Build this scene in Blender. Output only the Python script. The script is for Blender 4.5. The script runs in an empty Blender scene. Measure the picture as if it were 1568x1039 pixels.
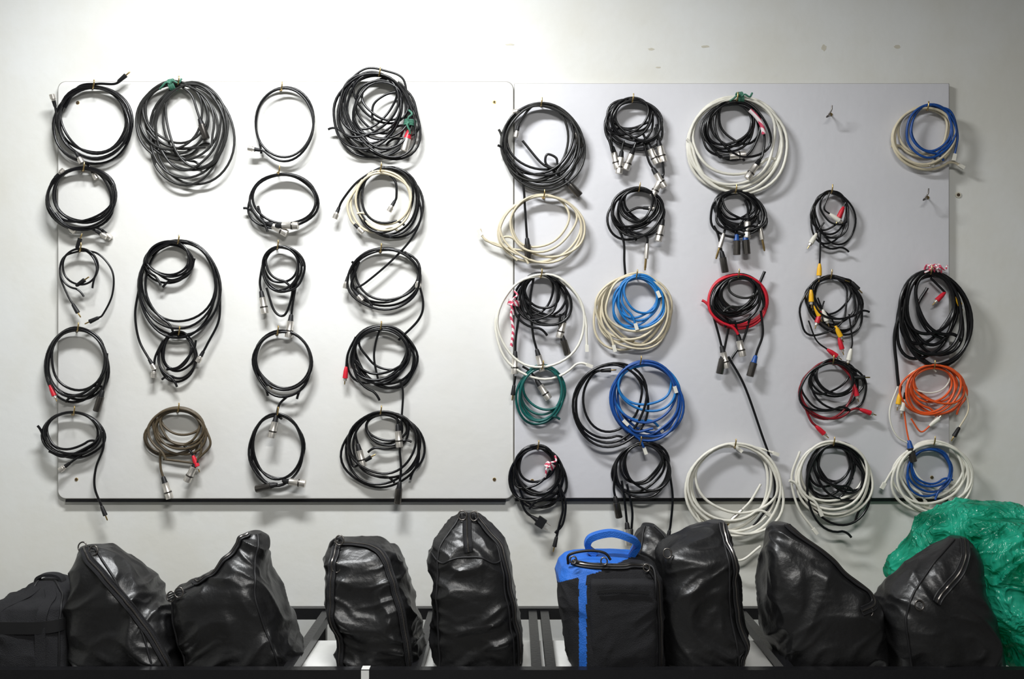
import bpy, math, random
import numpy as np
from mathutils import Vector, noise
K=0.0023; D=3.4; CZ=1.6
def P(px,py,d=0.03):
    s=(D-d)/D*K
    return np.array([(px-784)*s,-d,CZ+(519-py)*s])
# ---------------------------------------------------------------- materials
MATS={}
def mat(name,col,rough=0.4,metal=0.0,var=0.12,vscale=30,bump=0.0,bscale=200,coat=0.0,spec=0.5,sheen=0.0,col2=None,bdist=.01):
    if name in MATS: return MATS[name]
    m=bpy.data.materials.new(name); m.use_nodes=True
    nt=m.node_tree; b=nt.nodes['Principled BSDF']
    tc=nt.nodes.new('ShaderNodeTexCoord'); n=nt.nodes.new('ShaderNodeTexNoise')
    n.inputs['Scale'].default_value=vscale; n.inputs['Detail'].default_value=4
    nt.links.new(tc.outputs['Object'],n.inputs['Vector'])
    r=nt.nodes.new('ShaderNodeValToRGB')
    c2=col2 if col2 else tuple(c*(1-var) for c in col)
    r.color_ramp.elements[0].position=0.35; r.color_ramp.elements[1].position=0.65
    r.color_ramp.elements[0].color=(*c2,1); r.color_ramp.elements[1].color=(*col,1)
    nt.links.new(n.outputs['Fac'],r.inputs['Fac']); nt.links.new(r.outputs['Color'],b.inputs['Base Color'])
    b.inputs['Roughness'].default_value=rough; b.inputs['Metallic'].default_value=metal
    b.inputs['Coat Weight'].default_value=coat; b.inputs['Specular IOR Level'].default_value=spec
    b.inputs['Sheen Weight'].default_value=sheen
    if bump>0:
        n2=nt.nodes.new('ShaderNodeTexNoise'); n2.inputs['Scale'].default_value=bscale; n2.inputs['Detail'].default_value=5
        nt.links.new(tc.outputs['Object'],n2.inputs['Vector'])
        bp=nt.nodes.new('ShaderNodeBump'); bp.inputs['Strength'].default_value=bump; bp.inputs['Distance'].default_value=bdist
        nt.links.new(n2.outputs['Fac'],bp.inputs['Height']); nt.links.new(bp.outputs['Normal'],b.inputs['Normal'])
    MATS[name]=m; return m
mat('black',(0.005,0.005,0.006),0.26,spec=.5)
mat('grey',(0.021,0.021,0.020),0.34)
mat('cream',(0.66,0.59,0.43),0.45)
mat('white',(0.80,0.78,0.69),0.45)
mat('blue',(0.008,0.07,0.30),0.4)
mat('cyan',(0.012,0.18,0.50),0.4)
mat('red',(0.62,0.012,0.03),0.4)
mat('dred',(0.22,0.008,0.015),0.4)
mat('orange',(0.80,0.11,0.02),0.4)
mat('teal',(0.0,0.095,0.085),0.4)
mat('olive',(0.085,0.063,0.036),0.45)
mat('yellow',(0.9,0.48,0.01),0.4)
mat('metal',(0.80,0.76,0.70),0.34,.85)
mat('dmetal',(0.14,0.13,0.12),0.3,0.9)
mat('edge',(0.33,0.32,0.29),0.7)
mat('brass',(0.60,0.43,0.18),0.3,1.0)
mat('rubber',(0.010,0.010,0.011),0.5,spec=.35)
mat('green_tie',(0.05,0.18,0.12),0.7)
mat('vinyl',(0.0075,0.0075,0.008),0.37,bump=0.35,bscale=60,spec=0.5,bdist=.004)
mat('nylon',(0.013,0.013,0.015),0.8,bump=0.5,bscale=500,spec=.3)
mat('bag_blue',(0.012,0.13,0.55),0.6,bump=0.3,bscale=300)
mat('steel_paint',(0.007,0.007,0.008),0.33,bump=0.1,bscale=90,spec=.4)
mat('hole',(0.05,0.03,0.015),0.7)
mat('residue',(0.63,0.60,0.50),0.8)
m=bpy.data.materials.new('striped'); m.use_nodes=True; nt=m.node_tree
w=nt.nodes.new('ShaderNodeTexWave'); w.inputs['Scale'].default_value=28; tc=nt.nodes.new('ShaderNodeTexCoord')
nt.links.new(tc.outputs['Object'],w.inputs['Vector']); r=nt.nodes.new('ShaderNodeValToRGB')
w.bands_direction='DIAGONAL'
r.color_ramp.interpolation='CONSTANT'; r.color_ramp.elements[0].color=(0.6,0.06,0.12,1); r.color_ramp.elements[1].position=0.5; r.color_ramp.elements[1].color=(0.8,0.72,0.72,1)
nt.links.new(w.outputs['Fac'],r.inputs['Fac']); nt.links.new(r.outputs['Color'],nt.nodes['Principled BSDF'].inputs['Base Color']); MATS['striped']=m
m=bpy.data.materials.new('green_plastic'); m.use_nodes=True; nt=m.node_tree; b=nt.nodes['Principled BSDF']
n=nt.nodes.new('ShaderNodeTexNoise'); n.inputs['Scale'].default_value=8; n.inputs['Detail'].default_value=5
r=nt.nodes.new('ShaderNodeValToRGB'); r.color_ramp.elements[0].position=.38; r.color_ramp.elements[1].position=.62
r.color_ramp.elements[0].color=(0.0,0.20,0.115,1); r.color_ramp.elements[1].color=(0.04,0.62,0.42,1)
tc=nt.nodes.new('ShaderNodeTexCoord'); nt.links.new(tc.outputs['Object'],n.inputs['Vector'])
nt.links.new(n.outputs['Fac'],r.inputs['Fac']); nt.links.new(r.outputs['Color'],b.inputs['Base Color'])
b.inputs['Roughness'].default_value=0.2
n3=nt.nodes.new('ShaderNodeTexNoise'); n3.inputs['Scale'].default_value=11; n3.inputs['Detail'].default_value=3; n3.inputs['Distortion'].default_value=1.0
s1=nt.nodes.new('ShaderNodeMath'); s1.operation='SUBTRACT'; s1.inputs[1].default_value=.5; s2=nt.nodes.new('ShaderNodeMath'); s2.operation='ABSOLUTE'
nt.links.new(tc.outputs['Object'],n3.inputs['Vector']); nt.links.new(n3.outputs['Fac'],s1.inputs[0]); nt.links.new(s1.outputs[0],s2.inputs[0])
bp=nt.nodes.new('ShaderNodeBump'); bp.invert=True; bp.inputs['Strength'].default_value=1.0; bp.inputs['Distance'].default_value=.05
nt.links.new(s2.outputs[0],bp.inputs['Height']); nt.links.new(bp.outputs['Normal'],b.inputs['Normal'])
tr=nt.nodes.new('ShaderNodeBsdfTranslucent'); nt.links.new(r.outputs['Color'],tr.inputs['Color'])
tp=nt.nodes.new('ShaderNodeBsdfTransparent'); tp.inputs[0].default_value=(.25,.92,.68,1)
mx=nt.nodes.new('ShaderNodeMixShader'); mx.inputs[0].default_value=0.35
mx2=nt.nodes.new('ShaderNodeMixShader'); mx2.inputs[0].default_value=0.33
nt.links.new(b.outputs[0],mx.inputs[1]); nt.links.new(tr.outputs[0],mx.inputs[2]); nt.links.new(mx.outputs[0],mx2.inputs[1]); nt.links.new(tp.outputs[0],mx2.inputs[2])
nt.links.new(mx2.outputs[0],nt.nodes['Material Output'].inputs['Surface'])
MATS['green_plastic']=m
# ---------------------------------------------------------------- mesh builder
class MB:
    def __init__(s): s.v=[]; s.f=[]; s.m=[]; s.mats=[]; s.flat=[]
    def mi(s,n):
        if n not in s.mats: s.mats.append(n)
        return s.mats.index(n)
    def grid(s,G,mi,closed=True,caps=True):
        R,C,_=G.shape; o=len(s.v); s.v.extend(G.reshape(-1,3).tolist())
        cc=C if closed else C-1
        for i in range(R-1):
            for j in range(cc):
                j2=(j+1)%C
                s.f.append((o+i*C+j,o+i*C+j2,o+(i+1)*C+j2,o+(i+1)*C+j))
                s.m.append(mi(i,j) if callable(mi) else mi)
        if caps:
            s.f.append(tuple(o+j for j in range(C))[::-1]); s.m.append(mi(0,0) if callable(mi) else mi)
            s.f.append(tuple(o+(R-1)*C+j for j in range(C))); s.m.append(mi(R-2,0) if callable(mi) else mi)
    def tube(s,pts,r,mname,sides=8):
        pts=np.asarray(pts,float); n=len(pts)
        T=np.gradient(pts,axis=0); T/=np.linalg.norm(T,axis=1)[:,None]+1e-12
        a=np.array([0.,1,0]); 
        if abs(T[0]@a)>.9: a=np.array([1.,0,0])
        N=np.zeros_like(T); u=a-T[0]*(a@T[0]); N[0]=u/np.linalg.norm(u)
        for i in range(1,n):
            u=N[i-1]-T[i]*(N[i-1]@T[i]); N[i]=u/(np.linalg.norm(u)+1e-12)
        B=np.cross(T,N); rr=np.asarray(r,float)*np.ones(n)
        th=np.arange(sides)*2*math.pi/sides
        G=pts[:,None,:]+rr[:,None,None]*(np.cos(th)[None,:,None]*N[:,None,:]+np.sin(th)[None,:,None]*B[:,None,:])
        s.grid(G,s.mi(mname))
    def strap(s,pts,w,t,mname,side=(0,1,0)):
        pts=np.asarray(pts,float); T=np.gradient(pts,axis=0); T/=np.linalg.norm(T,axis=1)[:,None]
        sd=np.array(side,float)
        sd=(sd if sd.ndim==2 else sd[None,:]*np.ones((len(pts),1)))
        sd=sd-T*np.sum(T*sd,axis=1)[:,None]; sd/=np.linalg.norm(sd,axis=1)[:,None]
        o=np.cross(T,sd)
        G=np.stack([pts+sd*w/2+o*t/2,pts-sd*w/2+o*t/2,pts-sd*w/2-o*t/2,pts+sd*w/2-o*t/2],axis=1)
        s.grid(G,s.mi(mname))
    def box(s,lo,hi,mname):
        x0,y0,z0=lo;x1,y1,z1=hi
        G=np.array([[[x0,y0,z0],[x1,y0,z0],[x1,y1,z0],[x0,y1,z0]],[[x0,y0,z1],[x1,y0,z1],[x1,y1,z1],[x0,y1,z1]]],float)
        s.grid(G,s.mi(mname))
    def finish(s,name,smooth=True):
        me=bpy.data.meshes.new(name); me.from_pydata(s.v,[],s.f)
        for n in s.mats: me.materials.append(MATS[n])
        me.polygons.foreach_set('material_index',s.m)
        me.polygons.foreach_set('use_smooth',[smooth]*len(s.f)); me.update()
        import bmesh
        bm=bmesh.new(); bm.from_mesh(me); bmesh.ops.recalc_face_normals(bm,faces=bm.faces)
        if smooth:
            for e in bm.edges:
                if len(e.link_faces)==2 and e.calc_face_angle(0)>0.9: e.smooth=False
        bm.to_mesh(me); bm.free()
        o=bpy.data.objects.new(name,me); bpy.context.collection.objects.link(o); return o
def spline(P0,per=8):
    p=np.asarray(P0,float)
    if len(p)<3:
        t=np.linspace(0,1,per)[:,None]; return p[0]*(1-t)+p[-1]*t
    q=np.vstack([2*p[0]-p[1],p,2*p[-1]-p[-2]]); out=[]
    for i in range(1,len(q)-2):
        for k in range(per):
            t=k/per
            out.append(0.5*((2*q[i])+(-q[i-1]+q[i+1])*t+(2*q[i-1]-5*q[i]+4*q[i+1]-q[i+2])*t*t+(-q[i-1]+3*q[i]-3*q[i+1]+q[i+2])*t**3))
    out.append(q[-2]); return np.array(out)
R0=0.0043
def plug(b,p,dr,kind):
    """connector starting at p heading along dr; barrel turned on a lathe"""
    dr=np.asarray(dr,float); dr/=np.linalg.norm(dr)
    def seg(prof,mn,s=14):
        pts=np.array([p+dr*a for a,_ in prof]); b.tube(pts,[x for _,x in prof],mn,s)
    mm=.00122
    if kind=='xlr':
        seg([(-4*mm,3*mm),(0,6*mm),(14*mm,7.5*mm),(16*mm,8.5*mm)],'rubber')
        seg([(16*mm,8*mm),(17*mm,9.5*mm),(38*mm,9.5*mm),(40*mm,10.8*mm),(62*mm,10.8*mm),(63*mm,9*mm)],'metal')
        seg([(42*mm,10.9*mm),(42.5*mm,11.2*mm),(46*mm,11.2*mm),(46.5*mm,10.9*mm)],'dmetal')
    elif kind=='xlrblk':
        seg([(-4*mm,3*mm),(0,6*mm),(16*mm,8*mm)],'rubber')
        seg([(16*mm,8*mm),(17*mm,10*mm),(58*mm,10.5*mm),(60*mm,9*mm)],'dmetal')
    elif kind=='xlrblue':
        seg([(-4*mm,3*mm),(0,6*mm),(16*mm,8*mm),(18*mm,9*mm)],'blue')
        seg([(18*mm,9*mm),(19*mm,10.5*mm),(58*mm,10.5*mm),(59*mm,9*mm)],'dmetal')
    elif kind=='xlrred':
        seg([(-4*mm,3*mm),(0,7*mm),(22*mm,11*mm)],'red')
        seg([(22*mm,10*mm),(23*mm,11*mm),(58*mm,11*mm),(59*mm,9*mm)],'metal')
    elif kind=='bnc':
        seg([(-6*mm,4.5*mm),(8*mm,5.5*mm),(9*mm,6*mm)],'rubber')
        seg([(9*mm,5*mm),(10*mm,6*mm),(15*mm,6*mm),(15.5*mm,8*mm),(28*mm,8*mm),(29*mm,6*mm)],'metal')
    elif kind=='jack':
        seg([(-4*mm,3*mm),(0,5*mm),(8*mm,6.5*mm),(40*mm,7*mm),(41*mm,5*mm)],'metal')
        seg([(41*mm,3.3*mm),(66*mm,3.3*mm),(68*mm,2.4*mm),(71*mm,3*mm),(74*mm,1*mm)],'brass',8)
    elif kind=='mini':
        seg([(-4*mm,3*mm),(0,5*mm),(26*mm,6.5*mm),(27*mm,4*mm)],'rubber')
        seg([(27*mm,2*mm),(40*mm,2*mm),(42*mm,.8*mm)],'brass',8)
    elif kind.startswith('rca_'):
        seg([(-4*mm,3*mm),(0,4.5*mm),(10*mm,6.5*mm),(30*mm,7.5*mm),(31*mm,5*mm)],kind[4:])
        seg([(31*mm,5.2*mm),(38*mm,5.2*mm)],'metal'); seg([(36*mm,1.8*mm),(48*mm,1.6*mm)],'brass',8)
    elif kind=='rj':
        b.strap(np.array([p+dr*a for a in (0,.008,.016,.024)]),.009,.012,'white')
    elif kind=='mains':
        seg([(-10*mm,4*mm),(0,5.5*mm),(12*mm,8*mm)],'rubber')
        b.strap(np.array([p+dr*a for a in (.012,.02,.03,.042)]),.02,.034,'rubber')
        sd=np.cross(dr,[0,1,0]); sd/=np.linalg.norm(sd)
        for k in (-1,1):
            q=p+sd*.010*k; b.tube(np.array([q+dr*.04,q+dr*.062]),.0026,'metal',8)
def coil(b,cx,top,bot,rx,n,c='black',seed=0,r=R0,spread=.16,messy=1.0,d0=.032,d1=.064,th0=None,ends=('bnc','bnc'),cylean=0,dense=1.22):
    rg=random.Random(seed*7+int(cx)*3+int(top))
    if n>2.2: n=n*dense; spread=min(spread*1.3,.42)
    messy=messy*1.4; r=r*.97 if r!=R0 else r
    ry=(bot-top)/2; n=float(n); k=int(n)+3
    sp=[(i/(k))**1.2 for i in range(k+1)]; rg.shuffle(sp); 
    RX=[rx*(1-spread*s*rg.uniform(.6,1.3)) for s in sp]; RY=[ry*(1-spread*s*rg.uniform(.7,1.2)) for s in sp]
    XO=[rx*spread*rg.uniform(-.6,.6)*messy for _ in sp]; TO=[rg.uniform(-3,4.5) for _ in sp]
    DD=[rg.uniform(d0,d1) for _ in sp]
    A2=[rg.uniform(-.04,.04)*messy for _ in sp]; F2=[rg.uniform(0,6.3) for _ in sp]; A3=[rg.uniform(-.035,.035)*messy for _ in sp]; F3=[rg.uniform(0,6.3) for _ in sp]
    A5=[rg.uniform(-.015,.015)*messy for _ in sp]
    if th0 is None: th0=rg.uniform(2.2,4.0)
    def ip(L,t):
        i=int(t); f=t-i; f=f*f*(3-2*f); return L[i]*(1-f)+L[min(i+1,len(L)-1)]*f
    N=int(n*44); pts=[]
    for q in range(N+1):
        th=th0+2*math.pi*n*q/N; t=(th-th0)/(2*math.pi)
        e=1+ip(A2,t)*math.cos(2*th+ip(F2,t))+ip(A3,t)*math.cos(3*th+ip(F3,t))+ip(A5,t)*math.cos(5*th+2*ip(F2,t))
        x=cx+ip(XO,t)*(1-math.cos(th))*.5+ip(RX,t)*math.sin(th)*e+cylean*(1-math.cos(th))*.5
        y=top+ip(TO,t)+ip(RY,t)*(1-math.cos(th)*(1+(e-1)*.6))
        d=ip(DD,t)+.004*math.sin(2*th+t*2)
        pts.append(P(x,y,max(d,.026+r)))
    pts=np.array(pts)
    def ext(a,b2):
        dr=(a-b2); dr/=np.linalg.norm(dr); g=np.array([0,0,-1.])
        out=[]; p=a.copy()
        for i in range(5):
            dr=dr+g*.22; dr/=np.linalg.norm(dr); p=p+dr*.008; out.append(p.copy())
        return out,dr
    e1,dr1=ext(pts[-1],pts[-3]); e0,dr0=ext(pts[0],pts[2])
    full=np.vstack([np.array(e0[::-1]),pts,np.array(e1)])
    b.tube(full,r,c,8)
    if ends[0]: plug(b,e0[-1],dr0,ends[0])
    if ends[1]: plug(b,e1[-1],dr1,ends[1])
def tail(b,pts,c='black',kind=None,r=R0,d=.05,d_end=None):
    n=len(pts); de=d if d_end is None else d_end
    w=[P(x,y,d+(de-d)*i/(n-1)) for i,(x,y) in enumerate(pts)]
    s=spline(w,9); b.tube(s,r*.97 if r!=R0 else r,c,8)
    if kind: plug(b,s[-1],s[-1]-s[-4],kind)
def tie(b,px,py,ang,c='green_tie',R=.019,turns=4,r=.0035,length=.02,loose=True):
    ax=np.array([math.cos(ang),0,math.sin(ang)]); u=np.array([0,1.,0]); v=np.cross(ax,u); p=P(px,py,.046)
    t=np.linspace(0,1,turns*14); pts=[p+ax*length*(q-.5)+R*(math.cos(q*turns*6.283)*u*.95+math.sin(q*turns*6.283)*v) for q in t]
    pts=np.array(pts); pts[:,1]=np.minimum(pts[:,1],-.0245); b.tube(pts,r,c,6)
    if loose:
        for s in (-1,1):
            q=spline([p-u*.019,p-u*.024+ax*.012*s+v*.006,p-u*.022+ax*.028*s-v*.004,p-u*.016+ax*.04*s+v*.010*s],6); b.tube(q,r,c,6)
def bunch(name,items):
    b=MB()
    for it in items:
        f=it[0]; kw=it[-1] if isinstance(it[-1],dict) else {}
        a=it[1:-1] if isinstance(it[-1],dict) else it[1:]
        f(b,*a,**kw)
    return b.finish(name)
C,T,Z=coil,tail,tie
def plg(b,x,y,ang,kind,d=.060):
    p=P(x,y,d); a=math.radians(ang); plug(b,p,(math.cos(a),0,-math.sin(a)),kind)   # ang: 0 right, 90 down
G=plg
PI=math.pi
NN=(None,None)
# -------- left board
bunch('coiled_black_cable',[(C,142,131,250,63,4.3,{'spread':.14,'r':.0046,'ends':('bnc','bnc')}),(T,[(100,165),(120,133),(150,128),(176,128),(190,119)],{}),(G,182,124,-40,'mini'),(G,118,236,60,'bnc')])
bunch('coiled_black_cable',[(C,127,257,352,55,4.4,{'spread':.16,'r':.0046}),(T,[(85,325),(95,338),(103,345)],'black','bnc'),(T,[(125,348),(140,350),(150,355)],'black','bnc')])
bunch('coiled_thin_cable',[(C,122,380,440,30,1.8,{'ends':NN,'r':.0038}),(T,[(128,382),(98,393),(92,420),(103,450),(112,466)],'black','mini',{'r':.0036}),(T,[(120,383),(150,388),(172,415),(172,450),(158,480),(150,486)],'black','mini',{'r':.0036}),(G,118,436,-35,'mini'),(G,118,378,-70,'mini')])
bunch('coiled_black_cable',[(C,118,502,612,48,4.2,{'spread':.17,'r':.0046,'ends':NN}),(T,[(72,540),(70,570),(77,590)],'black','rca_red'),(T,[(164,540),(163,575),(157,598)],'black','xlrblk')])
bunch('coiled_black_cable',[(C,110,630,700,47,3.6,{'spread':.17,'r':.0045,'ends':NN}),(T,[(75,690),(100,698),(140,680),(155,665)],{}),(T,[(158,660),(158,685),(147,715),(145,745),(156,775)],'black','mini'),(T,[(125,695),(115,702),(104,710)],'black','bnc')])
bunch('coiled_grey_cable',[(C,265,125,248,57,3.6,'grey',{'spread':.2,'seed':2,'r':.0044,'ends':NN}),(C,292,127,285,62,5.6,'grey',{'spread':.24,'seed':5,'r':.0044,'ends':NN}),(C,270,127,255,62,1.9,'grey',{'spread':.2,'seed':6,'r':.0044,'ends':NN}),(Z,264,130,0.2),(T,[(275,130),(293,145),(302,170),(306,182)],'grey','xlrblk'),(T,[(225,200),(240,215),(270,226),(315,225)],'grey')])
bunch('coiled_black_cable',[(C,275,368,515,63,4.6,{'spread':.14,'r':.0044,'ends':NN}),(C,258,372,432,38,3.2,{'seed':4,'ends':NN}),(T,[(213,440),(207,480),(213,520),(230,552)],'black','bnc'),(T,[(337,450),(335,490),(318,525),(310,540)],'black','bnc'),(T,[(225,405),(260,428),(290,415),(298,395)],{})])
bunch('coiled_thin_cable',[(C,273,508,580,29,3.3,{'spread':.2,'ends':NN}),(T,[(250,520),(238,545),(236,562)],'black','bnc'),(T,[(255,565),(275,560),(296,535),(300,520)],{})])
bunch('coiled_brown_cable',[(C,272,625,697,45,7.2,'olive',{'spread':.3,'r':.0043,'ends':NN}),(T,[(245,690),(246,715),(250,730)],'olive','xlr'),(T,[(308,670),(308,690),(301,706)],'olive','xlr'),(T,[(280,680),(292,690),(296,698)],'black','rca_red'),(T,[(250,702),(290,707),(302,708)],'olive'),(T,[(315,655),(322,680),(305,700)],'olive')])
bunch('coiled_thin_cable',[(C,436,136,250,46,1.95,{'spread':.06,'r':.0044,'th0':4.2,'ends':NN}),(G,395,229,-170,'bnc')])
bunch('coiled_black_cable',[(C,435,264,350,54,2.5,{'spread':.15,'th0':3.9,'ends':NN}),(T,[(395,315),(402,335),(410,341)],'black','xlr'),(G,423,345,0,'xlr')])
bunch('coiled_black_cable',[(C,432,377,448,33,3.8,{'spread':.17,'r':.0043,'ends':NN}),(T,[(402,405),(398,430),(400,446)],'black','xlr'),(T,[(408,440),(420,475),(435,482),(445,460),(450,430)],{}),(T,[(455,425),(449,460),(446,482)],'black','xlr')])
bunch('coiled_black_cable',[(C,433,507,607,46,3.1,{'spread':.10,'ends':NN}),(T,[(388,545),(392,565),(402,578)],'black','mini'),(T,[(440,606),(428,618),(423,636)],'black','xlr',{'d':.056,'d_end':.06})])
bunch('coiled_black_cable',[(C,424,632,741,42,2.9,{'spread':.10,'ends':NN}),(T,[(385,705),(405,735),(425,740)],{}),(G,423,741,168,'xlrblk'),(G,434,735,8,'xlr')])
bunch('coiled_black_cable',[(C,572,112,246,60,8.3,{'spread':.27,'messy':1.6,'ends':NN}),(C,585,122,212,45,4.2,{'spread':.3,'messy':2.1,'ends':NN}),(T,[(520,160),(535,125),(560,105),(590,108),(618,122),(624,165),(630,185),(627,200)],'black','xlrred',{'r':.004}),(T,[(570,185),(572,160),(590,145),(610,140)],{}),(Z,628,188,1.4),(G,600,120,20,'rj')])
bunch('coiled_black_and_cream_cable',[(C,594,257,368,51,3.8,{'spread':.2,'ends':NN}),(C,585,262,360,46,2.2,'cream',{'spread':.25,'seed':3,'ends':NN}),(T,[(570,262),(545,280),(525,305),(518,320)],'black','bnc'),(T,[(555,275),(533,310),(537,335),(545,345)],'cream','bnc'),(T,[(580,258),(604,275),(607,300),(603,310)],'black','bnc'),(T,[(640,300),(645,330),(630,365),(598,400),(560,432),(545,440)],{'r':.004})])
bunch('coiled_black_cable',[(C,590,381,475,57,3.4,{'spread':.17,'ends':NN}),(T,[(555,392),(536,415),(532,426)],'black','bnc'),(T,[(550,400),(538,435),(545,448)],'black','bnc'),(T,[(620,385),(640,410),(641,425)],'black','bnc'),(T,[(641,430),(648,465),(640,490),(610,520)],{})])
bunch('coiled_black_cable',[(C,585,500,597,50,7.5,{'spread':.27,'messy':1.5,'ends':NN}),(T,[(545,515),(533,540),(530,562)],'black','rca_red'),(T,[(582,502),(575,525),(573,550),(580,585)],{'r':.004}),(T,[(612,580),(617,600),(615,640),(612,690)],{'r':.004})])
bunch('coiled_black_cable',[(C,588,630,741,60,4.0,{'spread':.17,'ends':NN}),(C,588,634,690,38,2.6,{'spread':.2,'seed':2,'ends':NN}),(T,[(560,640),(545,660),(548,680)],'black','xlr'),(T,[(585,632),(606,638),(609,650)],'black','xlr'),(T,[(532,680),(540,712),(556,706)],'black','mini'),(T,[(612,690),(614,715),(612,738)],'black','xlrblk')])
# -------- right board
bunch('coiled_grey_cable',[(C,828,158,292,62,6.3,'grey',{'spread':.2,'th0':.5,'ends':NN}),(C,826,160,270,56,2.2,'black',{'spread':.2,'ends':NN}),(T,[(860,168),(820,160),(797,185),(793,195)],'grey','bnc'),(T,[(835,162),(865,175),(877,196)],'black','xlrblk'),(T,[(790,262),(801,285),(804,320),(807,365)],'black','xlrblk'),(G,800,168,165,'bnc'),(T,[(800,215),(830,250),(850,256),(852,242),(838,236),(836,250),(852,262),(866,276)],'black','xlrblk')])
bunch('coiled_cream_cable',[(C,832,299,402,64,4.2,'cream',{'spread':.26,'ends':NN,'r':.0042}),(T,[(792,398),(765,375),(745,368),(738,360)],'cream','rj',{'r':.004}),(T,[(735,350),(742,365),(770,378),(820,385)],'cream',{'r':.004})])
bunch('coiled_white_cable',[(C,830,420,580,72,1.9,'white',{'spread':.1,'ends':('rj','rj'),'messy':.8})])
bunch('coiled_black_audio_cable',[(C,828,420,505,41,6.2,{'spread':.3,'messy':1.5,'ends':NN}),(T,[(865,450),(868,470),(865,484)],'black','xlr'),(T,[(795,480),(790,515),(789,538)],'black','xlr'),(T,[(817,425),(812,460),(816,510),(822,535)],'black','xlr'),(T,[(858,480),(857,500),(860,512)],'black','xlrblk'),(Z,787,463,1.3,'striped'),(T,[(790,465),(783,480),(786,505),(783,530)],'striped',{'r':.0055})])
bunch('coiled_teal_cable',[(C,830,560,647,36,4.6,'teal',{'spread':.22,'ends':NN}),(T,[(800,560),(812,568),(822,582)],'black','xlr'),(T,[(789,575),(787,590)],'black','mini')])
bunch('coiled_black_cable',[(C,823,682,778,43,7.4,{'spread':.3,'messy':1.6,'ends':NN}),(T,[(795,760),(805,782),(818,792)],'black','mains'),(T,[(855,740),(862,775),(857,800),(852,822)],'black','mini'),(T,[(858,745),(866,770),(862,800),(850,815)],{}),(Z,842,712,.9,'striped',{'R':.015})])
bunch('coiled_microphone_cable',[(C,968,152,228,42,7.3,{'spread':.3,'messy':1.4,'ends':NN}),(T,[(935,195),(936,215),(938,225)],'black','xlr'),(T,[(955,215),(953,225),(952,232)],'black','xlr'),(T,[(975,215),(970,228)],'black','xlr'),(T,[(985,205),(992,220)],'black','xlr'),(T,[(1003,195),(1008,215)],'black','xlr'),(T,[(1005,190),(1012,230),(1016,262),(1014,270)],'black','xlr'),(T,[(985,215),(993,245),(1000,258)],'black','xlr')])
bunch('coiled_microphone_cable',[(C,978,288,365,40,7.3,{'spread':.3,'messy':1.4,'ends':NN}),(T,[(1010,305),(1017,322),(1015,336)],'black','xlr'),(T,[(970,355),(990,362),(991,374)],'black','jack'),(T,[(945,345),(955,370),(956,400),(958,425)],{}),(T,[(960,325),(975,318),(988,318)],'black','bnc')])
bunch('coiled_cream_cable',[(C,972,421,537,57,6.2,'cream',{'spread':.22,'ends':('rj','rj'),'messy':1.2,'r':.0044})])
bunch('coiled_blue_network_cable',[(C,978,422,500,37,5.3,'cyan',{'spread':.27,'ends':('rj','rj'),'messy':1.4,'r':.0042,'d0':.045,'d1':.066})])
bunch('coiled_black_cable',[(C,940,556,682,57,2.8,{'spread':.2,'cylean':-6,'ends':(None,'mini'),'r':.0045})])
bunch('coiled_blue_network_cable',[(C,988,553,672,54,5.4,'blue',{'spread':.18,'ends':('rj','rj'),'d0':.04,'d1':.066}),(C,990,556,640,50,2.3,'cyan',{'spread':.2,'ends':('rj',None),'d0':.05,'d1':.066}),(T,[(1000,655),(975,660),(962,650)],'blue','rj',{'d':.066})])
bunch('coiled_black_cable',[(C,985,678,762,45,5.4,{'spread':.27,'messy':1.4,'ends':NN}),(T,[(943,715),(940,745),(942,760)],'black','xlrblk'),(T,[(952,735),(957,770),(960,800)],'black','xlr'),(T,[(960,740),(968,780),(967,810)],'black','mini'),(T,[(1025,720),(1030,760),(1027,800),(1025,812)],'black','mini')])
bunch('coiled_white_cable',[(C,1128,148,294,74,4.4,'white',{'spread':.16,'ends':NN,'messy':.8,'r':.0053}),(Z,1133,150,0.1)])
bunch('coiled_black_audio_cable',[(C,1124,156,246,45,6.3,{'spread':.3,'messy':1.5,'ends':NN,'d0':.04,'d1':.066}),(T,[(1155,170),(1170,205),(1168,235),(1163,245)],'black','xlr',{'d':.06}),(T,[(1085,210),(1100,238),(1108,240)],'black','xlr'),(T,[(1148,168),(1158,178),(1166,190),(1170,205)],'striped',{'r':.008,'d':.07})])
bunch('coiled_microphone_cable',[(C,1126,292,360,40,7.4,{'spread':.32,'messy':1.6,'ends':NN}),(T,[(1140,305),(1145,318),(1145,330)],'black','xlr'),(T,[(1160,330),(1163,345)],'black','jack'),(T,[(1128,345),(1128,358)],'black','xlrblue'),(T,[(1140,345),(1141,357)],'black','xlrblue'),(T,[(1112,345),(1108,358)],'black','jack'),(T,[(1093,345),(1100,360),(1105,385)],'black','xlrblk')])
bunch('coiled_red_cable',[(C,1130,419,500,46,2.6,'red',{'spread':.06,'ends':NN,'r':.005,'messy':.6})])
bunch('coiled_microphone_cable',[(C,1132,420,494,39,6.3,{'spread':.3,'messy':1.3,'ends':NN}),(C,1134,424,480,33,2.4,'grey',{'seed':8,'spread':.3,'ends':NN}),(T,[(1160,440),(1171,415)],{'r':.0055}),(T,[(1090,475),(1100,510),(1105,530)],'black','xlr'),(T,[(1118,490),(1112,520),(1108,540)],'black','xlrblk'),(T,[(1125,490),(1130,512)],'black','xlr'),(T,[(1165,475),(1168,510),(1160,535),(1157,545)],'black','xlrblue'),(T,[(1115,545),(1140,590),(1165,660),(1183,715),(1185,760),(1165,790),(1152,806)],'black',{'r':.0045}),(T,[(1150,480),(1138,520),(1120,548)],{})])
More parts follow.
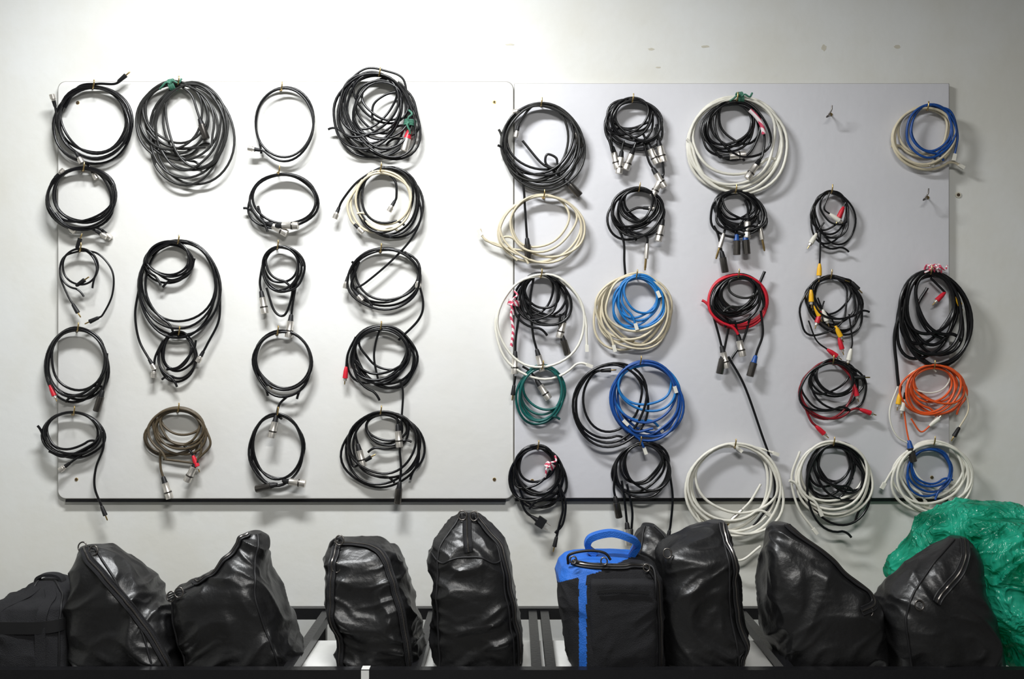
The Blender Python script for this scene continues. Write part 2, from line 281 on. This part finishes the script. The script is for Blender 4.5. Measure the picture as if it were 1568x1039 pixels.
bunch('coiled_white_cable',[(C,1123,680,822,73,5.4,'white',{'spread':.24,'ends':('rj','rj'),'messy':1.0,'r':.0050}),(T,[(1060,770),(1090,830),(1130,857),(1165,835)],'white',{'r':.0043}),(T,[(1110,683),(1140,682),(1165,686),(1183,692)],'white','rj',{'r':.0043}),(T,[(1165,740),(1150,765),(1136,780)],'white','jack',{'r':.0043})])
bunch('coiled_thin_audio_cable',[(C,1273,291,375,31,5.3,{'spread':.3,'messy':1.6,'ends':NN,'r':.0036}),(T,[(1270,295),(1262,318),(1272,328)],'black','rca_white',{'r':.0032}),(T,[(1275,295),(1294,306),(1291,318)],'black','rca_red',{'r':.0032}),(T,[(1256,350),(1256,380),(1255,405)],'black','rca_yellow',{'r':.0034}),(T,[(1262,340),(1255,350),(1250,358)],'black','rca_white',{'r':.0032})])
bunch('coiled_thin_audio_cable',[(C,1272,421,515,42,6.2,{'spread':.34,'messy':1.9,'ends':(None,'mini'),'r':.0038}),(T,[(1255,425),(1243,435),(1242,445)],'black','rca_yellow',{'r':.003}),(T,[(1240,450),(1248,468)],'black','rca_yellow',{'r':.003}),(T,[(1252,455),(1260,475)],'black','rca_white',{'r':.003}),(T,[(1262,460),(1256,478)],'black','rca_red',{'r':.003}),(T,[(1270,480),(1280,500)],'black','rca_yellow',{'r':.003}),(T,[(1280,500),(1285,518)],'black','rca_red',{'r':.003}),(T,[(1238,490),(1250,520),(1268,535)],'black','rca_red',{'r':.003}),(T,[(1300,480),(1305,520),(1303,535)],'black','rca_white',{'r':.003}),(T,[(1285,425),(1300,428),(1305,432)],'black','mini')])
bunch('coiled_black_and_red_cable',[(C,1277,552,628,44,5.5,{'spread':.34,'messy':1.8,'ends':NN,'r':.004}),(C,1268,556,645,44,1.8,'dred',{'spread':.2,'ends':('rca_red','rca_red'),'r':.0042}),(T,[(1300,570),(1318,577),(1322,590),(1310,605)],{}),(T,[(1225,600),(1240,640),(1250,652)],'dred','rca_red'),(G,1310,577,0,'mini')])
bunch('coiled_white_cable',[(C,1276,677,790,58,4.2,'white',{'spread':.17,'ends':('rj',None),'messy':1.0,'r':.0048}),(T,[(1225,690),(1212,730),(1222,775),(1245,808)],'white','rj',{'r':.0043})])
bunch('coiled_black_cable',[(C,1276,679,765,38,6.4,{'spread':.33,'messy':1.8,'ends':NN,'d0':.03,'d1':.06}),(C,1283,676,812,50,1.9,{'spread':.12,'ends':NN})])
bunch('coiled_cream_and_blue_cable',[(C,1416,165,258,49,3.5,'cream',{'spread':.17,'ends':('rj',None),'r':.0047}),(C,1427,162,246,38,2.4,'blue',{'spread':.17,'ends':(None,'rj'),'d0':.05,'d1':.06}),(T,[(1425,162),(1455,170),(1466,205),(1462,235)],'blue','rj')])
bunch('coiled_heavy_cable',[(C,1425,416,562,52,7.0,{'spread':.32,'messy':1.5,'r':.0062,'ends':NN}),(T,[(1385,460),(1370,510),(1373,560),(1376,590)],'black',{'r':.0062}),(T,[(1425,425),(1445,445),(1446,448)],'black','rca_red'),(T,[(1450,430),(1462,452)],'black','rca_yellow'),(T,[(1420,440),(1405,470),(1420,505),(1450,520)],{'r':.006}),(Z,1430,412,0.05,'striped',{'R':.017,'length':.05})])
bunch('coiled_orange_cable',[(C,1430,560,640,48,6.4,'orange',{'spread':.28,'messy':1.3,'ends':NN,'r':.0039}),(C,1425,562,612,38,1.4,'white',{'spread':.2,'ends':NN,'r':.003}),(T,[(1375,590),(1362,630),(1372,665),(1400,682)],'white',{'r':.003}),(T,[(1475,590),(1483,625),(1468,655)],'cream','mini',{'r':.003}),(T,[(1380,590),(1378,602)],'black','rca_yellow'),(T,[(1386,600),(1384,612)],'black','rca_white'),(T,[(1384,625),(1388,655),(1392,675)],'orange','xlrblue',{'r':.003}),(T,[(1395,640),(1410,660),(1425,650)],'orange','rca_white',{'r':.003})])
bunch('coiled_white_cable',[(C,1430,676,786,61,5.6,'white',{'spread':.24,'ends':('rj','rj'),'messy':1.2,'r':.0048}),(T,[(1400,690),(1370,715),(1355,738)],'white','rj',{'r':.004}),(C,1425,684,756,34,3.3,'blue',{'spread':.25,'ends':('rj',None),'r':.004,'d0':.04,'d1':.06})])
# -------- hooks
HK=[(142,131),(127,257),(122,380),(118,502),(112,630),(272,125),(272,368),(273,508),(272,625),(430,134),(426,262),(424,376),(424,507),(424,631),(580,112),(582,257),(582,381),(582,500),(582,629),
(828,158),(832,299),(828,420),(830,560),(823,682),(968,152),(978,288),(974,421),(980,553),(980,676),(1128,150),(1126,291),(1130,420),(1125,680),(1273,291),(1272,421),(1275,552),(1276,677),(1420,164),(1425,415),(1430,560),(1430,676),(1272,172),(1420,299)]
for i,(x,y) in enumerate(HK):
    b=MB(); y=y+3
    pts=[P(x,y,.020),P(x,y,.045),P(x,y+1,.062),P(x+1,y-2,.073),P(x+2,y-8,.076),P(x+2,y-12,.074)]
    if i>=41: pts=[P(x,y,.020),P(x-2,y+2,.045),P(x-6,y+4,.062),P(x-5,y+2,.072),P(x+1,y-6,.076),P(x+2,y-14,.076)]
    b.tube(spline(pts,6),.0024,'brass' if i<41 else 'dmetal',8)
    c=P(x,y,.0203); b.tube([c,c+np.array([0,-.002,0])],.006,'brass',12)
    b.finish('cable_hook')
# ---------------------------------------------------------------- boards
def wallmat(name,c1,c2,scale,rough=.6):
    m=bpy.data.materials.new(name); m.use_nodes=True; nt=m.node_tree; b=nt.nodes['Principled BSDF']
    tc=nt.nodes.new('ShaderNodeTexCoord'); n=nt.nodes.new('ShaderNodeTexNoise'); n.inputs['Scale'].default_value=scale; n.inputs['Detail'].default_value=6
    n.inputs['Roughness'].default_value=.6
    r=nt.nodes.new('ShaderNodeValToRGB'); r.color_ramp.elements[0].position=.38; r.color_ramp.elements[1].position=.6
    r.color_ramp.elements[0].color=(*c2,1); r.color_ramp.elements[1].color=(*c1,1)
    nt.links.new(tc.outputs['Object'],n.inputs['Vector']); nt.links.new(n.outputs['Fac'],r.inputs['Fac']); nt.links.new(r.outputs['Color'],b.inputs['Base Color'])
    b.inputs['Roughness'].default_value=rough
    n2=nt.nodes.new('ShaderNodeTexNoise'); n2.inputs['Scale'].default_value=35; bp=nt.nodes.new('ShaderNodeBump'); bp.inputs['Strength'].default_value=.06; bp.inputs['Distance'].default_value=.01
    nt.links.new(tc.outputs['Object'],n2.inputs['Vector']); nt.links.new(n2.outputs['Fac'],bp.inputs['Height']); nt.links.new(bp.outputs['Normal'],b.inputs['Normal'])
    MATS[name]=m
wallmat('wall_paint',(.775,.785,.765),(.725,.72,.665),1.9)
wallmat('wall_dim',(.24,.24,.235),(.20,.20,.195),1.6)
wallmat('board_cream',(.785,.785,.765),(.755,.75,.71),2.2,.5)
wallmat('board_lilac',(.675,.675,.705),(.645,.645,.672),2.2,.5)
wallmat('floor_mat',(.16,.155,.15),(.12,.12,.115),4)
wallmat('shelf_white',(.72,.72,.70),(.66,.66,.63),6,.4)
def board(name,x0,y0,x1,y1,rad,mname,t=.020,holes=(),et=.6):
    b=MB(); pts=[]
    for cx,cy,a0 in ((x1-rad,y0+rad,0),(x0+rad,y0+rad,90),(x0+rad,y1-rad,180),(x1-rad,y1-rad,270)):
        for k in range(9):
            a=math.radians(a0+k*90/8); pts.append((cx+rad*math.cos(a),cy-rad*math.sin(a)))
    def ring(d,ins):
        mx=(x0+x1)/2; my=(y0+y1)/2; o=[]
        for x,y in pts:
            q=P(x-math.copysign(ins,x-mx),y-math.copysign(ins,y-my),t); q[1]=-d; o.append(q)
        return o
    mi_f=b.mi(mname); mi_e=b.mi('edge')
    Gd=np.array([ring(.0005,0),ring(t-.0022,0),ring(t-.0004,et),ring(t,et+.8)]); b.grid(Gd,lambda i,j: mi_e if i<2 else mi_f)
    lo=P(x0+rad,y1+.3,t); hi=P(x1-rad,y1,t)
    b.box((lo[0],-.0185,lo[2]-.010),(hi[0],-.0005,hi[2]-.001),'steel_paint')  # dark strip added to draw the shadow line below the board
    for hx,hy in holes:
        q=P(hx,hy,t); b.tube([q+np.array([0,.001,0]),q+np.array([0,-.0018,0])],[.007,.0055],'brass',16)
        b.tube([q+np.array([0,-.001,0]),q+np.array([0,-.0024,0])],.0038,'hole',12)
    b.finish(name)
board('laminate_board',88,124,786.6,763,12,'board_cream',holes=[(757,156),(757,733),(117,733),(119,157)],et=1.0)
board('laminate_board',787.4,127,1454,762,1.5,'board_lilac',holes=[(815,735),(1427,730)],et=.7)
b=MB(); rg=random.Random(3)
for x,y,w,h in [(1262,73,4,5),(1374,71,5,3),(781,68,7,1.5),(1080,71,7,2),(997,75,5,2),(412,58,5,2),(1008,103,4,1.5)]:
    ang=np.linspace(0,6.283,13)[:-1]
    ring=[(x+w*math.cos(a)*rg.uniform(.7,1.2),y+h*math.sin(a)*rg.uniform(.7,1.2)) for a in ang]
    b.grid(np.array([[P(*q,.0001) for q in ring],[P(*q,.0003) for q in ring]]),b.mi('residue'))
b.finish('tape_residue')
b=MB(); c=P(1467,298,0); b.tube([c+np.array([0,-.0005,0]),c+np.array([0,-.003,0])],[.011,.010],'residue',16); b.tube([c+np.array([0,-.002,0]),c+np.array([0,-.0035,0])],.006,'hole',12); b.finish('screw_anchor')
# ---------------------------------------------------------------- room
def room(name,lo,hi,m):
    b=MB(); b.box(lo,hi,m); b.finish(name,False)
room('wall_back',(-3.6,0,0),(3.6,.12,3.4),'wall_paint')
room('wall_left',(-3.7,-5.2,0),(-3.6,.12,3.4),'wall_paint')
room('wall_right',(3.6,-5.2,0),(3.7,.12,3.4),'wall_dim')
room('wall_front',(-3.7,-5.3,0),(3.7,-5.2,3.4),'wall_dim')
room('floor',(-3.7,-5.3,-.1),(3.7,.12,0),'floor_mat')
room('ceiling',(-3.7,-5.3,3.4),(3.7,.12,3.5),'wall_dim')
# ---------------------------------------------------------------- rack
b=MB(); X=2.1; ZT=.682; SH=.645
b.box((-X,-.715,ZT-.045),(X,-.685,ZT),'steel_paint')
b.box((-X,-.115,ZT-.034),(X,-.085,ZT+.004),'steel_paint')
for x in (-1.95,-.63,-.27,.07,.11,.78,1.95):
    b.box((x-.014,-.686,ZT-.034),(x+.014,-.114,ZT-.002),'steel_paint')
for x in (-1.95,-.65,.78,1.95):
    for y in (-.7,-.1):
        b.box((x-.016,y-.015,0),(x+.016,y+.015,ZT-.03),'steel_paint')
b.box((-X,-.684,SH-.024),(X,-.32,SH-.004),'shelf_white')
q=P(559,1030,.7155); b.box((q[0]-.011,-.7165,ZT-.045),(q[0]+.011,-.7148,ZT+.0015),'shelf_white')
b.box((q[0]-.011,-.7165,ZT-.0005),(q[0]+.011,-.684,ZT+.0015),'shelf_white')
b.finish('steel_storage_rack',False)
# ---------------------------------------------------------------- bags
def creased(p,w,octv=2):
    r=0; a=1; s=1.0
    for o in range(octv):
        r+=a*max(0,1-abs(noise.noise(p*s+w*.8+Vector((5+o*7,2,1))))*2.8)**1.4; a*=.42; s*=2.0
    return r
def loft(b,rows,mfn,seed,e=3.0,amp=.012,fold=7.2,NR=120,NC=160,ridge=1.5,base=True,etop=2.0,fz=.8,low=.9,octv=2):
    rows=np.array(rows,float); L=np.linspace(0,1,NR)
    py=rows[:,0]; yy=py[0]+(py[-1]-py[0])*(L**1.25)
    cols=[np.interp(yy,py,rows[:,k]) for k in range(1,5)]
    for k in range(4):
        c=cols[k]; 
        for _ in range(5): c[1:-1]=(c[:-2]+2*c[1:-1]+c[2:])/4
    th=np.arange(NC)*2*math.pi/NC; Gd=np.zeros((NR,NC,3))
    for i in range(NR):
        xl,xr,df,db=[c[i] for c in cols]; dc=df*.6+db*.4
        A=P(xl,yy[i],dc); B=P(xr,yy[i],dc); z=A[2]
        ee=etop+(e-etop)*min(1,i/NR*3)
        for j in range(NC):
            c_,s_=math.cos(th[j]),math.sin(th[j])
            x=math.copysign(abs(c_)**(2/ee),c_); y=math.copysign(abs(s_)**(2/ee),s_)
            Gd[i,j]=((A[0]+B[0])/2+(B[0]-A[0])/2*x,-((df+db)/2+(df-db)/2*y),z)
    if base:
        z0,z1=Gd[0,0,2],Gd[-1,0,2]; Gd[:,:,2]=SH-.003+(Gd[:,:,2]-z1)*(z0-SH+.003)/(z0-z1)
    cen=Gd.mean(axis=1,keepdims=True)
    du=np.roll(Gd,-1,1)-np.roll(Gd,1,1); dv=np.gradient(Gd,axis=0); N=np.cross(du,dv); N/=np.linalg.norm(N,axis=2)[:,:,None]+1e-9
    sgn=np.sign(np.sum(N*(Gd-cen),axis=2).mean()); N*=sgn
    for i in range(NR):
        f=min(1,(NR-1-i)/7.)*min(1,.25+i/15)
        for j in range(NC):
            x_,y_,z_=Gd[i,j]; sh=.9*math.sin(seed*2.3+z_*7)
            p=Vector((x_+sh*(z_-.8),y_,z_*fz))*fold+Vector((seed*3.1,seed*1.7,0))
            w=noise.noise_vector(p*.6)*.7
            a=noise.noise(p*.8+w)
            Gd[i,j]+=N[i,j]*amp*f*(a*low+ridge*.42*creased(p,w,octv))
    m=mfn if callable(mfn) else b.mi(mfn)
    b.grid(Gd,(lambda i,j:mfn(i,j,Gd)) if callable(mfn) else m)
    du=np.roll(Gd,-1,1)-np.roll(Gd,1,1); dv=np.gradient(Gd,axis=0); N2=np.cross(du,dv); N2/=np.linalg.norm(N2,axis=2)[:,:,None]+1e-9; N2*=sgn
    N=N+N2; N/=np.linalg.norm(N,axis=2)[:,:,None]+1e-9
    return Gd,N
def across(Gd,N,path,off=.003,nrm=False):
    NR,NC,_=Gd.shape; s=spline([(a,bb,0) for a,bb in path],16); o=[]; nn=[]
    for fr,an,_ in s:
        i=fr*(NR-1); i0=int(max(0,min(NR-2,i))); f=i-i0; jj=(an/360*NC)%NC; j0=int(jj)%NC; j1=(j0+1)%NC; g=jj-int(jj)
        q=lambda M:(M[i0,j0]*(1-f)*(1-g)+M[i0,j1]*(1-f)*g+M[i0+1,j0]*f*(1-g)+M[i0+1,j1]*f*g)
        n_=q(N); o.append(q(Gd)+n_*off); nn.append(n_)
    o=np.array(o); nn=np.array(nn)
    for _ in range(2): o[1:-1]=(o[:-2]+2*o[1:-1]+o[2:])/4
    return (o,nn) if nrm else o
def ringpull(b,x,y,d,R=.012,ang=0):
    c=P(x,y,d); t=np.linspace(0,6.283,22)
    b.tube(np.array([c+np.array([R*math.cos(a),.3*R*math.sin(a+ang),R*1.1*math.sin(a)]) for a in t]),.0022,'dmetal',8)
def zipper(b,Gd,N,path,w=.022):
    p,n=across(Gd,N,path,.0035,True); T_=np.gradient(p,axis=0); sd=np.cross(n,T_)
    b.strap(p,w,.004,'nylon',side=sd)
    for s in (-1,1):
        q=p+sd/np.linalg.norm(sd,axis=1)[:,None]*w*.5*s+n*.001; b.tube(q,.0026,'rubber',6)
    b.tube(p+n*.003,.0026,'dmetal',6)
def std_bag(name,rows,seed,seams=(48,132),zips=(),matn='vinyl',pulls=(),e=3.2,amp=.014,extra=None,**k):
    b=MB(); Gd,N=loft(b,rows,matn,seed,e=e,amp=amp,**k)
    for a in seams:
        b.tube(across(Gd,N,[(.02,a),(.3,a),(.6,a),(.97,a)],.001),.0034,'rubber',8)
    for z in zips: zipper(b,Gd,N,z)
    for q in pulls: ringpull(b,*q)
    if extra: extra(b,Gd,N)
    b.finish(name)
# angle: 0 = right, 90 = front (towards room), 180 = left
def ex1(b,Gd,N):
    for a in (75,115): b.strap(across(Gd,N,[(.1,a),(.5,a),(.97,a)],.003),.03,.003,'nylon',side=(1,0,0))
    b.strap(across(Gd,N,[(.5,20),(.52,90),(.5,160)],.005),.035,.004,'rubber',side=(0,0,1))
    h=spline([P(56,897,.5),P(60,882,.5),P(78,878,.5),P(93,882,.5),P(98,896,.5)],6); b.strap(h,.03,.008,'nylon')
def grab(x,y,d,s=1):   # small fabric tab sticking out of a bag's peak
    def f(b,Gd,N):
        b.strap(spline([P(x,y+8,d),P(x+5*s,y-2,d),P(x+14*s,y-5,d),P(x+20*s,y+3,d),P(x+22*s,y+14,d)],6),.022,.005,'rubber')
    return f
def ex3(b,Gd,N):
    for k in range(3):
        b.tube(spline([P(285,905,.64),P(276,903+k*3,.65),P(268,906+k*3,.65),P(258,910+k*4,.645)],6),.0025,'rubber',6)
std_bag('fabric_equipment_bag',[(886,62,92,.52,.44),(894,58,104,.55,.42),(908,42,118,.58,.4),(920,4,122,.62,.38),(945,-12,124,.64,.36),(1024,-2,124,.66,.36)],1,matn='nylon',extra=ex1,e=4,amp=.014)
std_bag('vinyl_sandbag',[(836,124,150,.56,.50),(850,124,172,.60,.47),(875,120,203,.63,.44),(915,114,238,.655,.42),(960,110,268,.665,.41),(1024,128,286,.67,.41)],2,seams=(62,),zips=[[(.02,100),(.25,80),(.55,60),(.95,42)]],pulls=[(126,836,.57),(143,842,.6)],amp=.018,extra=grab(126,840,.54))
std_bag('vinyl_sandbag',[(815,383,398,.55,.50),(830,368,401,.57,.48),(850,352,403,.60,.46),(880,322,407,.63,.43),(898,290,414,.65,.42),(912,268,420,.66,.41),(950,272,436,.665,.40),(1024,293,462,.67,.40)],3,seams=(50,150),zips=[[(.02,120),(.2,130),(.4,140),(.44,165)]],pulls=[(274,906,.65),(262,912,.64)],amp=.016,extra=ex3)
std_bag('vinyl_sandbag',[(826,508,535,.55,.46),(833,502,592,.59,.44),(850,502,608,.63,.42),(880,504,617,.655,.41),(940,510,631,.67,.40),(1024,520,645,.67,.40)],4,seams=(130,),zips=[[(.02,112),(.1,60),(.4,50),(.95,48)],[(.06,120),(.3,122),(.6,125),(.95,126)]],pulls=[(520,826,.6),(515,868,.64)],e=4,amp=.015,fz=1.6,extra=grab(506,828,.55))
def ex5(b,Gd,N):
    b.tube(across(Gd,N,[(.33,20),(.37,60),(.33,90),(.37,120),(.33,160)],.001),.003,'rubber',8)
    grab(704,790,.52)(b,Gd,N)
std_bag('vinyl_sandbag',[(784,704,728,.55,.49),(800,692,744,.58,.47),(828,669,771,.62,.44),(852,663,777,.645,.42),(900,664,783,.665,.41),(1024,667,799,.67,.40)],5,seams=(45,135),zips=[[(.01,92),(.1,92),(.22,91),(.3,90)],[(.04,45),(.3,35),(.6,32),(.95,30)]],pulls=[(708,788,.57),(726,789,.57)],extra=ex5,e=3.6,amp=.014,fz=1.6)
std_bag('vinyl_sandbag',[(802,984,1002,.46,.40),(818,976,1020,.49,.38),(840,972,1030,.51,.37),(900,968,1034,.52,.36),(1024,965,1038,.52,.36)],11,amp=.010)
std_bag('vinyl_sandbag',[(798,1084,1110,.54,.48),(812,1062,1115,.58,.46),(832,1032,1118,.61,.44),(848,1016,1120,.64,.42),(900,1013,1126,.66,.41),(1024,1018,1140,.67,.40)],7,seams=(60,),zips=[[(.02,60),(.3,48),(.6,44),(.95,42)]],pulls=[(1022,846,.63)],amp=.019)
std_bag('vinyl_sandbag',[(801,1183,1204,.54,.48),(812,1174,1216,.57,.46),(840,1172,1250,.61,.44),(875,1172,1284,.64,.42),(905,1172,1320,.655,.41),(935,1172,1346,.665,.40),(980,1180,1352,.67,.40),(1024,1204,1352,.67,.40)],8,seams=(),zips=[[(.02,60),(.2,45),(.4,36),(.58,38),(.62,70)]],pulls=[(1308,925,.66),(1330,935,.66)],amp=.015)
std_bag('vinyl_sandbag',[(822,1455,1478,.57,.51),(840,1430,1488,.60,.49),(870,1395,1496,.635,.47),(900,1368,1503,.66,.46),(935,1352,1512,.675,.455),(1024,1362,1532,.68,.45)],9,seams=(130,),zips=[[(.02,80),(.2,84),(.4,92),(.52,98)]],pulls=[(1408,925,.67),(1432,935,.67)],amp=.015)
# backpack
b=MB()
bl=b.mi('bag_blue'); ny=b.mi('nylon')
def mf(i,j,Gd):
    p=Gd[i,j]; s=(D+p[1])/D*K; x=784+p[0]/s; y=519-(p[2]-CZ)/s
    if y<889-.25*(x-860) and x<975-(y-845)*1.9: return bl
    if 870<=y and 887<x<899 and p[1]<-.56: return bl
    return ny
Gd,N=loft(b,[(848,880,940,.60,.48),(853,866,975,.63,.45),(862,858,1000,.65,.43),(880,855,1010,.665,.42),(920,857,1012,.675,.41),(1024,876,1012,.68,.41)],mf,6,e=5,amp=.010,etop=3.5,NR=180,NC=240)
loft(b,[(885,907,985,.678,.64),(890,903,1002,.69,.64),(960,905,1003,.694,.64),(1020,909,1003,.69,.64)],'nylon',16,e=5,amp=.006,base=False,etop=4,NR=60)
zipper(b,Gd,N,[(.06,135),(.1,90),(.1,60),(.16,48),(.5,46),(.95,46)],.016)
for off in (0,4): b.strap(spline([P(912,848-off*.5,.56),P(900,836,.56),P(906,822,.57),P(935,815,.58),P(962,822,.58),P(975,832,.56),P(965,852,.54)],8),.036-.004*off,.018 if off==0 else .010,'bag_blue' if off==0 else 'nylon')
b.tube(spline([P(870,862,.63),P(872,848,.64),P(900,842,.64),P(925,845,.64),P(935,856,.64)],7),.004,'rubber',8)
b.tube(spline([P(985,862,.63),P(1000,868,.65),P(1004,890,.67),P(1003,915,.68)],7),.004,'rubber',8)
for x,y in ((878,856),(925,858),(990,868)): ringpull(b,x,y,.655,.009)
b.strap(spline([P(915,905,.6945),P(950,903,.6965),P(995,906,.696)],6),.008,.003,'rubber',side=(0,0,1))
b.finish('blue_and_black_backpack')
# green plastic bag: thin crinkled film
def film(b,rows,seed,amp,fold,NR,NC,**k):
    loft(b,rows,'green_plastic',seed,e=2.3,amp=amp,fold=fold,NR=NR,NC=NC,ridge=2.2,fz=.7,octv=3,low=.7,**k)
b=MB()
film(b,[(771,1478,1512,.42,.36),(777,1455,1550,.45,.31),(788,1440,1585,.47,.27),(812,1416,1610,.485,.23),(850,1398,1640,.49,.2),(880,1378,1650,.49,.2),(905,1370,1655,.49,.2),(925,1404,1660,.49,.2),(1024,1450,1660,.49,.2)],21,.016,11,180,300)
film(b,[(796,1490,1568,.55,.46),(830,1488,1610,.6,.45),(870,1504,1640,.64,.44),(930,1518,1640,.65,.44),(975,1534,1640,.66,.44),(1015,1547,1640,.66,.44)],23,.016,11,160,220)
b.finish('green_plastic_bag')
# ---------------------------------------------------------------- lights
def lamp(name,x,y,L,W,power,col=(1,.98,.95),z=3.30):
    e=bpy.data.objects.new(name,None); bpy.context.collection.objects.link(e); e.location=(x,y,z)
    b=MB(); b.box((-L/2-.03,-W/2-.03,.012),(L/2+.03,W/2+.03,.09),'shelf_white')
    h=b.finish('housing',False); h.parent=e
    ld=bpy.data.lights.new(name+'_tube','AREA'); ld.shape='RECTANGLE'; ld.size=L; ld.size_y=W; ld.energy=power; ld.color=col
    lo=bpy.data.objects.new('tube_light',ld); bpy.context.collection.objects.link(lo); lo.parent=e
lamp('fill_light',-.72,-1.18,.9,.2,84,(.975,.99,1))
lamp('fill_light',.4,-3.2,1.2,.3,88,(1,.985,.955))  # added fill with its own housing, unseen behind the camera, for gloss highlights
w=bpy.data.worlds.new('World'); bpy.context.scene.world=w; w.use_nodes=True
w.node_tree.nodes['Background'].inputs[0].default_value=(.8,.85,1,1); w.node_tree.nodes['Background'].inputs[1].default_value=.3
sc=bpy.context.scene
try:
    sc.view_settings.view_transform='Standard'; sc.view_settings.look='None'
except Exception as ex: print(ex)
cam=bpy.data.cameras.new('camera'); co=bpy.data.objects.new('camera',cam); bpy.context.collection.objects.link(co)
co.location=(0,-D,CZ); co.rotation_euler=(math.pi/2,0,0); cam.sensor_width=36; cam.lens=36*D/(1568*K); cam.clip_start=.05
sc.camera=co
